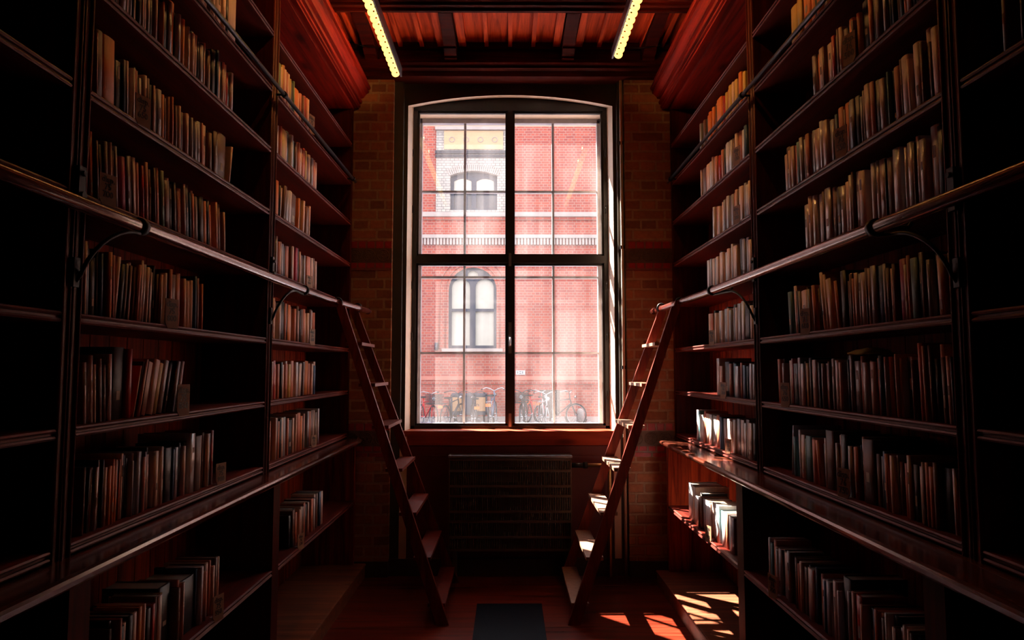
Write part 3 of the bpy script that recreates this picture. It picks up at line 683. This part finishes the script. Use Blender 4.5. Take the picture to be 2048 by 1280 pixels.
# a few books in the dark near bay on the right
for z, yy, th, h, c in ((2.283, 1.66, .014, .2, 'g'), (2.283, 1.60, .012, .2, 'k'), (1.985, 1.575, .012, .24, 'b'), (1.652, 1.58, .02, .21, 'g'), (1.652, 1.60, .014, .20, 'k'), (Z0, 1.66, .004, .16, 'w'), (Z0, 1.60, .014, .24, 'n')):
    BOOKS.append(dict(s=1, x=1.25, y=yy, ya=yy-th/2, yb=yy+th/2, th=th, h=h, lean=0, dep=.15, z=z, c=c, k=0, row=99, tl='', n=1, desc='near bay'))
def book_geo(mb, q, local, cm, pm):
    """cover wrap with rounded spine plus page block, spine towards the aisle"""
    s, t, h, d = q['s'], q['th'], q['h'], q['dep']; bt = min(.0022, t*.22); rr = min(t*.28, .006)
    le = radians(q['lean'])
    def T(x, y, z):       # x: depth away from the aisle
        yy = y*cos(le)-z*sin(le); zz = y*sin(le)+z*cos(le)
        zz += abs(sin(le))*t/2
        P = (s*x, yy, zz)
        return P if local else (P[0]+s*q['x'], P[1]+q['y'], P[2]+q['z'])
    t2 = t*cos(le)/2
    outer = [(d, -t2), (rr, -t2), (rr*.35, -t2*.75), (0, -t2*.3), (0, t2*.3), (rr*.35, t2*.75), (rr, t2), (d, t2), (d, t2-bt), (rr+.002, t2-bt), (rr+.002, -t2+bt), (d, -t2+bt)]
    n = len(outer)
    o = len(mb.v)
    for z in (0, h):
        for p in outer: mb.v.append(T(p[0], p[1], z))
    for i in range(n):
        j = (i+1) % n; mb.face([o+i, o+j, o+n+j, o+n+i], cm, i in (1, 2, 3, 4, 5))
    for a in (0, n):
        for f in ((0, 1, 10, 11), (6, 7, 8, 9), (1, 2, 3, 4, 5, 6, 9, 10)):
            fc = [o+a+i for i in f]; mb.face(fc if a else fc[::-1], cm)
    return T, t2, bt, rr
def pages_geo(mb, q, T, t2, bt, rr, pm):
    d, h = q['dep'], q['h']; o = len(mb.v); e = .0002
    for z in (.002, h-.003):
        for p in ((rr+.0022, -t2+bt+e), (d-.003, -t2+bt+e), (d-.003, t2-bt-e), (rr+.0022, t2-bt-e)): mb.v.append(T(p[0], p[1], z))
    for f in ((3, 2, 1, 0), (4, 5, 6, 7), (0, 1, 5, 4), (1, 2, 6, 5), (2, 3, 7, 6), (3, 0, 4, 7)): mb.face([o+i for i in f], pm)
def area(q):
    x = q['s']*q['x']
    a = proj((x, q['ya'], q['z'])); b = proj((x, q['yb'], q['z'])); c = proj((x, q['y'], q['z']+q['h']))
    if a[1] < 0 and c[1] < 0: return 0
    if c[1] > 1280: return 0
    vis = min(1280, max(a[1], 0))-max(0, c[1])
    return abs(b[0]-a[0])*max(0, vis)
BOOKS = [q for q in BOOKS if area(q) > 0 and q['th'] > .0012]
BOOKS.sort(key=lambda q: -area(q))
IND = BOOKS[:300]; REST = BOOKS[300:]
NEAR = iter(['grey book standing high in the dark bay at the right edge', 'dark book leaning high in the dark bay at right edge', 'tall blue book in dark bay above the rail at right edge',
             'grey book below the rail in dark bay at right edge', 'black book below the rail in dark bay at right edge', 'thin pale booklet low in the dark bay at right edge', 'brown book low in the dark bay at right edge'])
for q in BOOKS:
    if q['row'] == 99: q['label'] = None
far = {}
for q in IND:
    word = BK[q['c']][0]; thk = 'thick' if q['th'] > .020 else ('thin' if q['th'] < .009 else '')
    size = 'tall' if q['tl'] == '^' else thk
    if q['row'] == 99:
        lab = '%s book, %s the rail, in dark bay at right picture edge' % (word, 'above' if q['z'] > 1.9 else 'below')
        if q['z'] < 1.2: lab = '%s book on worktop in dark bay at right picture edge' % word
        if q['z'] > 2.2: lab = '%s book high in dark bay at right picture edge' % word
    else:
        lab = ('%s %s book, %s from left, %s' % (size, word, ordn(q['k']), q['desc'])).strip()
    mb = MB(); T, t2, bt, rr = book_geo(mb, q, True, 0, 1)
    o = mb.build('book', 'bk'+q['c']); o.location = (q['s']*q['x'], q['y'], q['z']); o['_o'] = (0, 0, 0)
    tag(o, lab, 'book', 'books: '+q['desc'])
    pb = MB(); pages_geo(pb, q, T, t2, bt, rr, 0); pb.build('page_block', 'page', o)
    if q['th'] > .011 and random.random() < .4:
        lb = MB(); z0 = q['h']*random.uniform(.1, .7); z1 = z0+random.uniform(.015, .04); o_ = 0
        for z in (z0, z1):
            for p in ((-.0005, -t2*.28), (-.0005, t2*.28), (.0004, t2*.28), (.0004, -t2*.28)): lb.v.append(T(p[0], p[1], z))
        for f in ((3, 2, 1, 0), (4, 5, 6, 7), (0, 1, 5, 4), (1, 2, 6, 5), (2, 3, 7, 6), (3, 0, 4, 7)): lb.face(list(f))
        lb.build('spine_label', 'page' if q['c'] not in 'cwlg' else 'bkn', o)
keys = sorted(BK); mb = MB()
for q in REST:
    T, t2, bt, rr = book_geo(mb, q, False, keys.index(q['c']), 0); pages_geo(mb, q, T, t2, bt, rr, len(keys))
o = mb.build('books', ['bk'+k for k in keys]+['page']); o['kind'] = 'stuff'
tag(o, 'the many smaller, thinner books filling the rest of the shelves', 'books')
# yellow duster lying on the right row
yd = MB(); p0 = Vector((1.30, y_at(1714, 1.25, 1.55), 1.548))
n = 8
for j in range(n+1):
    for i in range(n+1):
        a, b = i/n*2-1, j/n*2-1; rr = max(abs(a), abs(b))
        yd.v.append((a*.055, b*.06+.006*sin(3*a), .016*(1-rr**3)+.005*sin(7*a+3*b)*(1-rr*.5)+.004))
for j in range(n):
    for i in range(n):
        a = j*(n+1)+i; yd.face([a, a+1, a+n+2, a+n+1], 0, True)
M['duster'] = plain('yellow_duster', (.42, .34, .03), .9, .3, 40)
o = yd.build('duster', 'duster'); o.location = p0
o.modifiers.new('thick', 'SOLIDIFY').thickness = .006
tag(o, 'folded olive yellow duster lying on top of right books', 'cloth')

# ---------------------------------------------------------------- classification cards
CARDS = [('L', 2.283, 285, '75', '650', .085), ('L', 1.985, 215, '75', '700', .08), ('L', 1.652, 343, '75', '800', .09), ('L', 1.345, 366, '75', '850', .10), ('L', Z0, 441, '75', '900', .085), ('L', ZL, 436, '75', '950', .085),
         ('L', 2.90, 623, '75', '1000', .10), ('L', 1.985, 618, '76', '050', .06), ('L', 1.652, 624, '76', '100', .085), ('L', Z0, 627, '76', '110', .07), ('L', ZL, 601, '76', '120', .07),
         ('R', 2.595, 1699, '76', '500', .10), ('R', 2.283, 1683, '76', '550', .10), ('R', 1.652, 1611, '76', '600', .095), ('R', 1.345, 1571, '76', '650', .095), ('R', Z0, 1688, '76', '750', .105), ('R', ZL, 1546, '76', '700', .085),
         ('R', 2.595, 1474, '76', '150', .085), ('R', 2.283, 1474, '76', '200', .085), ('R', 1.652, 1424, '76', '250', .08), ('R', 1.345, 1447, '76', '300', .08), ('R', Z0, 1457, '76', '350', .08), ('R', ZL, 1417, '76', '400', .08)]
for sd, z, u, a, b, ht in CARDS:
    s = -1 if sd == 'L' else 1
    X = (fx(s) if z != ZL else 1.115)-.004
    yc = y_at(u, s*X, z+.04); wdt = .062
    t = thing('shelf_card', (s*X, yc, z), 'buff card marked disp %s %s standing before books on %s side' % (a, b, 'left' if s < 0 else 'right'), 'card', 'numbered shelf cards')
    tw = radians(14)     # turned a little towards the camera
    t.rotation_euler = (0, 0, s*tw)
    drop = .012 if z not in (Z0, ) else 0
    t['_o'] = (0, 0, 0)
    c = 0.008
    MB().prism([(-wdt/2, -drop+.02), (-wdt/2+.012, -drop), (wdt/2, -drop), (wdt/2, ht), (-wdt/2, ht)], 'X', -s*.0025, 0).build('card', 'card', t)
    R = Matrix(((0, 0, -s, -s*.0030), (-s, 0, 0, 0), (0, 1, 0, ht*.52), (0, 0, 0, 1)))
    text_mesh('disp.\n%s\n%s' % (a, b), .029*ht/.09, 'ink', R, 'lettering', t, .85)
    MB().box(s*0, s*.03, -.012, .012, .0, .0015).box(0, s*.0015, -.012, .012, 0, .03).build('holder', 'steel', t)

# ---------------------------------------------------------------- floor details
tag(MB().box(-.20, .213, 3.0, 4.49, .0, .002).build('floor_strip', 'mat'), 'worn blue-black painted patch on floor between the ladders', 'floor patch')
mb = MB()
for yy in (4.095, 4.86, 3.3, 2.5): mb.box(-1.03, 1.03, yy-.0018, yy+.0018, 0, .0012)
tn += 1; structure(mb.build('trim_%d' % tn, 'plinth'))

# ---------------------------------------------------------------- outside: street, facade, bicycles
GZ = -.18; FY = 22.0
M['asphalt'] = plain('street_paving', (.12, .12, .15), .85, .2, 3)
M['fbrick'] = brick('facade_red_brick', (.33, .062, .037), (.235, .040, .030), (.29, .145, .115), bw=.27, bh=.085, ms=.012, bump=.2, noise=.3)
M['wbrick'] = brick('facade_white_brick', (.36, .32, .28), (.30, .26, .24), (.14, .125, .12), bw=.27, bh=.085, ms=.01, bump=.2, noise=.3)
M['pinkstone'] = plain('pale_red_stone', (.42, .15, .11), .8, .2, 6)
M['stone'] = plain('pale_stone', (.33, .27, .25), .8, .2, 4)
M['buff'] = plain('buff_panel', (.42, .28, .16), .7, .15, 4)
M['fframe'] = plain('blue_black_window_paint', (.02, .024, .045), .5, .2, 6)
M['curtain'] = plain('drawn_blind', (.42, .39, .34), .8, .12, 3)
M['darkpane'] = plain('dark_pane', (.03, .03, .045), .1, .3, 2)
M['shut'] = plain('grey_shutter', (.035, .033, .042), .7, .2, 10)
M['canvas'] = plain('dark_canvas', (.02, .026, .05), .7, .3, 12, bump=.4)
M['amber'] = plain('amber_board', (.32, .17, .08), .6, .3, 20)
M['tyre'] = plain('tyre_rubber', (.015, .015, .017), .7, .2, 20)
M['chrome'] = plain('chrome', (.40, .40, .42), .25, .1, 10, metal=1)
M['bred'] = plain('red_paint', (.55, .01, .015), .3, .1, 10)
M['bblk'] = plain('black_paint', (.02, .02, .028), .3, .1, 10)
M['bwht'] = plain('white_paint', (.45, .44, .46), .3, .1, 10)
M['bblu'] = plain('blue_grey_paint', (.10, .13, .20), .3, .1, 10)
M['refl'] = plain('orange_reflector', (.8, .18, .05), .25, .1, 10)
M['sack'] = plain('dull_sack', (.20, .18, .15), .9, .3, 8)
structure(MB().box(-40, 40, 5.7, 60, GZ-.3, GZ).build('ground_street', 'asphalt'))
def P(u, v): 
    q = hit(u, v, 1, FY); return q.x, q.z
def zv(v): return P(1017, v)[1]
def xu(u): return P(u, 640)[0]
bd = thing('brick_building', (0, FY, GZ), 'red brick building with blue framed windows seen across the street', 'building')
ux0, ux1, uz0, uz1 = xu(897), xu(996), zv(424), zv(340)
def seg(x0, x1, z0, zs, za, n=12):
    return arch_pts(x0, x1, z0, zs, za, n)
holes = []
DX = xu(1185)-xu(872)+.35
wins_up = [(xu(899)+k*DX, xu(994)+k*DX) for k in (-1, 0, 1)]
wins_lo = [(xu(897)+k*DX, xu(993)+k*DX) for k in (-1, 0, 1)]
for a, b in wins_up: holes.append(seg(a, b, zv(421), zv(352), zv(343)))
for a, b in wins_lo:
    zs = zv(580); r = (b-a)/2; pts = [(a, zv(697)), (b, zv(697))]
    for i in range(15):
        t = pi*i/14; pts.append(((a+b)/2+r*cos(t), zs+r*.95*sin(t)))
    holes.append(pts)
ga, gb = xu(1079), xu(1119)
holes.append([(ga, GZ+.22), (gb, GZ+.22), (gb, zv(780)), (ga, zv(780))])
holed('wall', [(-14, GZ), (14, GZ), (14, 13), (-14, 13)], holes, FY, FY+.45, ['fbrick', 'stone'], parent=bd)
MB().box(-14, 14, FY+.5, FY+6, GZ, 13).build('rear_volume', 'fbrick', bd)
MB().box(-14, 14, FY-.06, FY, GZ, zv(842)+.14).build('stone_base', 'stone', bd)
for v0, v1, mt, dp in ((434, 425, 'stone', .10), (440, 434, 'fbrick', .05), (477, 470, 'stone', .10), (760, 752, 'pinkstone', .05), (768, 760, 'fbrick', .03)):
    MB().box(-14, 14, FY-dp, FY, zv(v0), zv(v1)).build('string_course', mt, bd)
mb = MB(); xx = -8
while xx < 8: mb.box(xx, xx+.07, FY-.07, FY, zv(490), zv(477)); xx += .105
mb.build('dentil_course', 'stone', bd)
for ki, k in enumerate((-1, 0, 1)):
    ox = k*DX
    a, b = xu(870)+ox, xu(1013)+ox
    hx = seg(xu(899)+ox, xu(994)+ox, zv(421), zv(352), zv(343))
    sur = holed('window_surround', [(a, zv(424)), (b, zv(424)), (b, zv(250)), (a, zv(250))], [hx], FY-.05, FY, ['wbrick', 'wbrick'], parent=bd)
    MB().box(xu(886)+ox, xu(1006)+ox, FY-.08, FY-.05, zv(300), zv(263)).build('panel', 'buff', bd)
    for uu in (902, 931, 960, 989):
        MB().ring((xu(uu)+ox, FY-.085, zv(281)), (0, 1, 0), .082, .012, 20, 5).build('roundel', 'stone', bd)
    MB().box(a-.03, b+.03, FY-.14, FY-.05, zv(262), zv(250)).build('cornice_moulding', 'stone', bd)
    MB().box(a-.03, b+.03, FY-.12, FY-.05, zv(309), zv(303)).box(a-.03, b+.03, FY-.09, FY-.05, zv(316), zv(311)).build('sill_moulding', 'shut' if k else 'shut', bd)
    # arch of bricks over the window
    mb = MB(); c0, c1 = hx[2], hx[-1]; n = 26
    for i in range(n):
        t = i/(n-1); x = c1[0]+(c0[0]-c1[0])*t; z = zv(352)+(zv(343)-zv(352))*(1-(2*t-1)**2); sl = -(2*t-1)*.10
        mb.hexa([(x-.022, FY-.075, z), (x+.022, FY-.075, z), (x+.022, FY-.05, z), (x-.022, FY-.05, z)], [(x-.022-sl*1, FY-.075, z+.22), (x+.022-sl, FY-.075, z+.22), (x+.022-sl, FY-.05, z+.22), (x-.022-sl, FY-.05, z+.22)])
    mb.build('brick_arch', 'stone', bd)
    # upper window
    x0, x1 = wins_up[ki]; z0 = zv(421); zs, za = zv(352), zv(343); xm = (x0+x1)/2
    inner = lambda p, q: seg(p, q, z0+.09, zs-.14, zs-.05, 8)
    fr = holed('window_frame', seg(x0-.02, x1+.02, z0-.02, zs+.02, za+.03), [inner(x0+.11, xm-.08), inner(xm+.08, x1-.11)], FY+.12, FY+.2, ['fframe', 'fframe'], parent=bd)
    MB().box(x0+.02, x1-.02, FY+.155, FY+.165, z0+.62, za-.05).build('blind', 'curtain', bd)
    MB().box(x0+.02, x1-.02, FY+.25, FY+.26, z0, za).build('pane', 'darkpane', bd)
    # lower arched window
    x0, x1 = wins_lo[ki]; z0 = zv(697); zs = zv(580); r = (x1-x0)/2; xm = (x0+x1)/2
    big = [(x0-.02, z0-.02), (x1+.02, z0-.02)]+[(xm+(r+.03)*cos(pi*i/16), zs+(r*.95+.03)*sin(pi*i/16)) for i in range(17)]
    ztr = zv(620)
    def light(p, q, za_, zb_, arch):
        rr = (q-p)/2
        if arch: return [(p, za_), (q, za_)]+[((p+q)/2+rr*cos(pi*i/10), zb_-rr+rr*sin(pi*i/10)) for i in range(11)]
        return [(p, za_), (q, za_), (q, zb_), (p, zb_)]
    hs = [light(x0+.09, xm-.09, ztr+.05, zv(556), True), light(xm+.09, x1-.09, ztr+.05, zv(556), True),
          light(x0+.09, xm-.09, z0+.10, ztr-.04, False), light(xm+.09, x1-.09, z0+.10, ztr-.04, False)]
    hs.append([(xm+.17*cos(2*pi*i/14)*1.0, zv(549)+.14*sin(2*pi*i/14)) for i in range(14)])
    holed('window_frame', big, hs, FY+.12, FY+.2, ['fframe', 'fframe'], parent=bd)
    MB().box(x0, x1, FY+.215, FY+.225, z0, zv(535)).build('blind', 'curtain', bd)
    MB().box(x0-.2, x1+.2, FY-.12, FY+.1, z0-.10, z0).build('window_sill', 'stone', bd)
    mb = MB(); 
    for R_, dp in ((r+.10, .03), (r+.30, .05)):
        pts = [(xm+R_*cos(pi*i/24), FY-.01, zs+R_*sin(pi*i/24)) for i in range(25)]
        mb.tube([(xm+R_, FY-.01, z0)]+pts+[(xm-R_, FY-.01, z0)], .025, 6)
    mb.build('arch_moulding', 'fbrick', bd)
mb = MB()
yy = ga
while yy < gb: mb.box(yy, yy+.05, FY+.1, FY+.12, GZ+.2, zv(780)); yy += .06
mb.build('cellar_shutter', 'shut', bd)
wl = hit(873, 693, 1, FY)
MB().box(wl.x-.05, wl.x+.05, FY-.12, FY, wl.z-.12, wl.z+.12).tube([(wl.x, FY-.14, wl.z-.1), (wl.x, FY-.14, wl.z+.05)], .05, 10).build('wall_light', 'fframe', bd)
mb = MB()
for xx in [i*.135-.4 for i in range(-6, 6)]: mb.box(xu(955)+xx*.5-.02, xu(955)+xx*.5+.02, FY-.015, FY, zv(792), zv(782))
mb.build('brick_lintel', 'redbrick', bd)
# small enamel sign on the wall
sg = hit(1041, 745, 1, FY-.03)
st = thing('wall_sign', tuple(sg), 'small white sign fixed to brick wall right of the mullion', 'sign'); st['_o'] = (0, 0, 0)
MB().box(-.15, .15, -.01, .01, -.07, .07).build('board', 'bwht', st)
MB().box(-.10, -.08, -.014, -.01, -.04, .04).box(-.04, .03, -.014, -.01, .02, .04).box(-.04, .03, -.014, -.01, -.04, -.02).box(.06, .08, -.014, -.01, -.04, .04).build('marking', 'shut', st)
# stone bollard
bo = hit(1156, 845, 2, GZ)
o = MB().tube([(0, 0, 0), (0, 0, .35), (0, 0, .42), (0, 0, .47), (0, 0, .49)], [.13, .115, .10, .06, .01], 16).build('bollard', 'stone'); o.location = (bo.x, 20.9, GZ)
tag(o, 'round-topped pale stone bollard by the right window edge', 'bollard')

def bicycle(u, Y, yaw, col, label, basket=False, fender='bwht', bars='chrome', sadd='tyre', scale=1.0, reflector=True):
    X = hit(u, 800, 1, Y).x
    t = thing('bicycle', (X, Y, GZ), label, 'bicycle', 'bicycles parked along the street wall'); t['_o'] = (0, 0, 0)
    t.rotation_euler = (0, 0, yaw); t.scale = (scale,)*3
    R = .34; fwx, rwx = .55, -.50
    for xw, nm in ((fwx, 'wheel'), (rwx, 'wheel')):
        wh = MB().ring((xw, 0, R), (0, 1, 0), R-.02, .019, 32, 8, 0)
        wo_ = wh.build('wheel', 'tyre', t)
        mb = MB().ring((xw, 0, R), (0, 1, 0), R-.045, .009, 32, 6).tube([(xw, -.045, R), (xw, .045, R)], .02, 10)
        for k in range(14):
            a = 2*pi*k/14; mb.tube([(xw, .02*(-1)**k, R), (xw+(R-.045)*cos(a), 0, R+(R-.045)*sin(a))], .0025, 4)
        rim = mb.build('rim', 'chrome', wo_)
        MB().ring((xw, 0, R), (0, 1, 0), R+.02, .016, 20, 6, 0, (pi*.0 if xw < 0 else .3, pi*.95)).build('mudguard', fender, t)
    bb = (-.08, 0, .30); st_ = (-.22, 0, .72); hd = (.36, 0, .80); hb = (.40, 0, .68)
    mb = MB().tube([bb, st_, (-.26, 0, .84)], .016, 8).tube([st_, hd], .017, 8).tube([bb, hb], .019, 8).tube([hb, hd, (.34, 0, .95)], .020, 8)
    for sgn in (-1, 1):
        mb.tube([bb, (rwx, .05*sgn, R)], .010, 6).tube([st_, (rwx, .05*sgn, R)], .009, 6).tube([hb, (fwx, .05*sgn, R)], .012, 6)
    mb.build('frame', col, t)
    mb = MB()
    for sgn in (-1, 1): mb.tube([(.34, 0, .96), (.36, .1*sgn, 1.02), (.32, .22*sgn, 1.05), (.22, .29*sgn, 1.02), (.14, .30*sgn, 1.01)], .012, 8)
    mb.build('handlebar', bars, t)
    for sgn in (-1, 1): MB().tube([(.16, .30*sgn, 1.011), (.06, .305*sgn, 1.005)], .018, 8).build('grip', 'tyre', t)
    MB().hexa([(-.40, -.09, .84), (-.40, .09, .84), (-.12, .025, .86), (-.12, -.025, .86)], [(-.40, -.10, .89), (-.40, .10, .89), (-.12, .02, .89), (-.12, -.02, .89)]).build('saddle', sadd, t)
    mb = MB().box(-.80, -.34, -.012, .012, .715, .725)
    for sgn in (-1, 1): mb.tube([(-.80, .06*sgn, .72), (-.34, .06*sgn, .72)], .006, 6).tube([(-.62, .06*sgn, .72), (rwx, .06*sgn, R)], .006, 6)
    mb.build('rear_rack', bars, t)
    MB().tube([(bb[0], -.09, .30), (bb[0], .09, .30)], .012, 8).ring((bb[0], .05, .30), (0, 1, 0), .09, .006, 20, 5).box(bb[0]-.03, bb[0]+.03, .09, .17, .285, .305).box(bb[0]-.03, bb[0]+.03, -.17, -.09, .285, .305).build('crank', 'chrome', t)
    if reflector: MB().box(-.845, -.83, -.07, .07, .60, .68).build('reflector', 'refl', t)
    MB().tube([(.50, 0, .86), (.56, 0, .86)], [.03, .05], 12).build('headlight', 'chrome', t)
    if basket:
        mb = MB(); 
        for k in range(7):
            z = .72+.04*k; e = .02*k/6
            mb.box(.44, .76+e, -.19-e, -.185-e, z, z+.012).box(.44, .76+e, .185+e, .19+e, z, z+.012).box(.755+e, .765+e, -.19-e, .19+e, z, z+.012).box(.44, .45, -.19-e, .19+e, z, z+.012)
        for k in range(9): yb_ = -.19+.38*k/8; mb.box(.76, .77, yb_-.004, yb_+.004, .70, .98).box(.44, .446, yb_-.004, yb_+.004, .70, .98)
        mb.box(.44, .76, -.19, .19, .70, .712)
        mb.build('basket', 'tyre', t)
    return t
R_ = radians
bicycle(853, 19.6, R_(-62), 'bred', 'red bicycle at left edge of the window view', fender='bwht', basket=True)
bicycle(906, 19.7, R_(70), 'bblk', 'black bicycle standing just left of the hooded cargo box', fender='bblk', bars='bblk')
bicycle(948, 19.2, R_(98), 'bblk', 'dark bicycle with orange reflector, before the hooded cargo box', fender='bblk', bars='bblk')
bicycle(985, 19.7, R_(84), 'bblu', 'bicycle with wide chrome handlebars left of the mullion', fender='bblk', bars='bwht', scale=1.08)
bicycle(1047, 19.7, R_(-98), 'bblk', 'black bicycle with front basket right of the mullion', basket=True, fender='bblk', bars='bblk', scale=1.05)
bicycle(1070, 21.0, R_(-58), 'bred', 'red-framed bicycle with white wheel guard behind basket bicycle', fender='bwht')
bicycle(1088, 19.6, R_(-82), 'bwht', 'pale bicycle with curved white handlebars before dark shutter', fender='bwht', bars='bwht')
bicycle(1118, 20.4, R_(-30), 'bblk', 'black bicycle leaning right of the dark shutter', fender='bblk')
# hooded cargo box
cb = thing('cargo_box', (xu(940)*.97, 20.95, GZ), 'large box-shaped cargo trailer with dark canvas hood and side windows', 'cargo trailer'); cb['_o'] = (0, 0, 0)
hx_ = .56
mb = MB().box(-hx_, hx_, -.02, 0, .30, .36).box(-hx_, hx_, -.02, 0, .86, .90).box(-hx_, -hx_+.05, -.02, 0, .3, .9).box(hx_-.05, hx_, -.02, 0, .3, .9).box(-.20, -.15, -.02, 0, .3, .9).box(.15, .20, -.02, 0, .3, .9)
mb.box(-hx_, hx_, .68, .7, .3, .36).box(-hx_, hx_, 0, .7, .28, .32)
mb.build('frame', 'fframe', cb)
MB().prism([(0, .30), (.7, .30), (.7, .88), (.55, .93), (.15, .93), (0, .90)], 'X', -hx_+.02, hx_-.02).build('hood', 'canvas', cb)
for a, b in ((-.50, -.22), (.22, .50)): MB().box(a, b, -.026, -.004, .40, .82).build('hood_window', 'amber', cb)
for a in (-.45, .45): MB().ring((a, .35, .24), (1, 0, 0), .21, .022, 24, 6).tube([(a-.03, .35, .24), (a+.03, .35, .24)], .03, 8).build('wheel', 'tyre', cb)
# bike stand
rk = MB()
for i in range(14):
    x = xu(878)*.95+i*.36; pts = [(x+.07*cos(pi*k/8), 18.5, GZ+.20+.06*sin(pi*k/8)) for k in range(9)]
    rk.tube([(x+.07, 18.5, GZ)]+pts+[(x-.07, 18.5, GZ)], .008, 6)
rk.tube([(xu(870)*.95, 18.5, GZ+.02), (xu(1135)*.95, 18.5, GZ+.02)], .015, 6).tube([(xu(870)*.95, 18.5, GZ+.20), (xu(1135)*.95, 18.5, GZ+.20)], .012, 6)
tag(rk.build('bicycle_rack', 'steel'), 'low metal hoop rack in front of the parked bicycles', 'bicycle rack')

for o in bpy.data.objects:
    if '_o' in o: del o['_o']
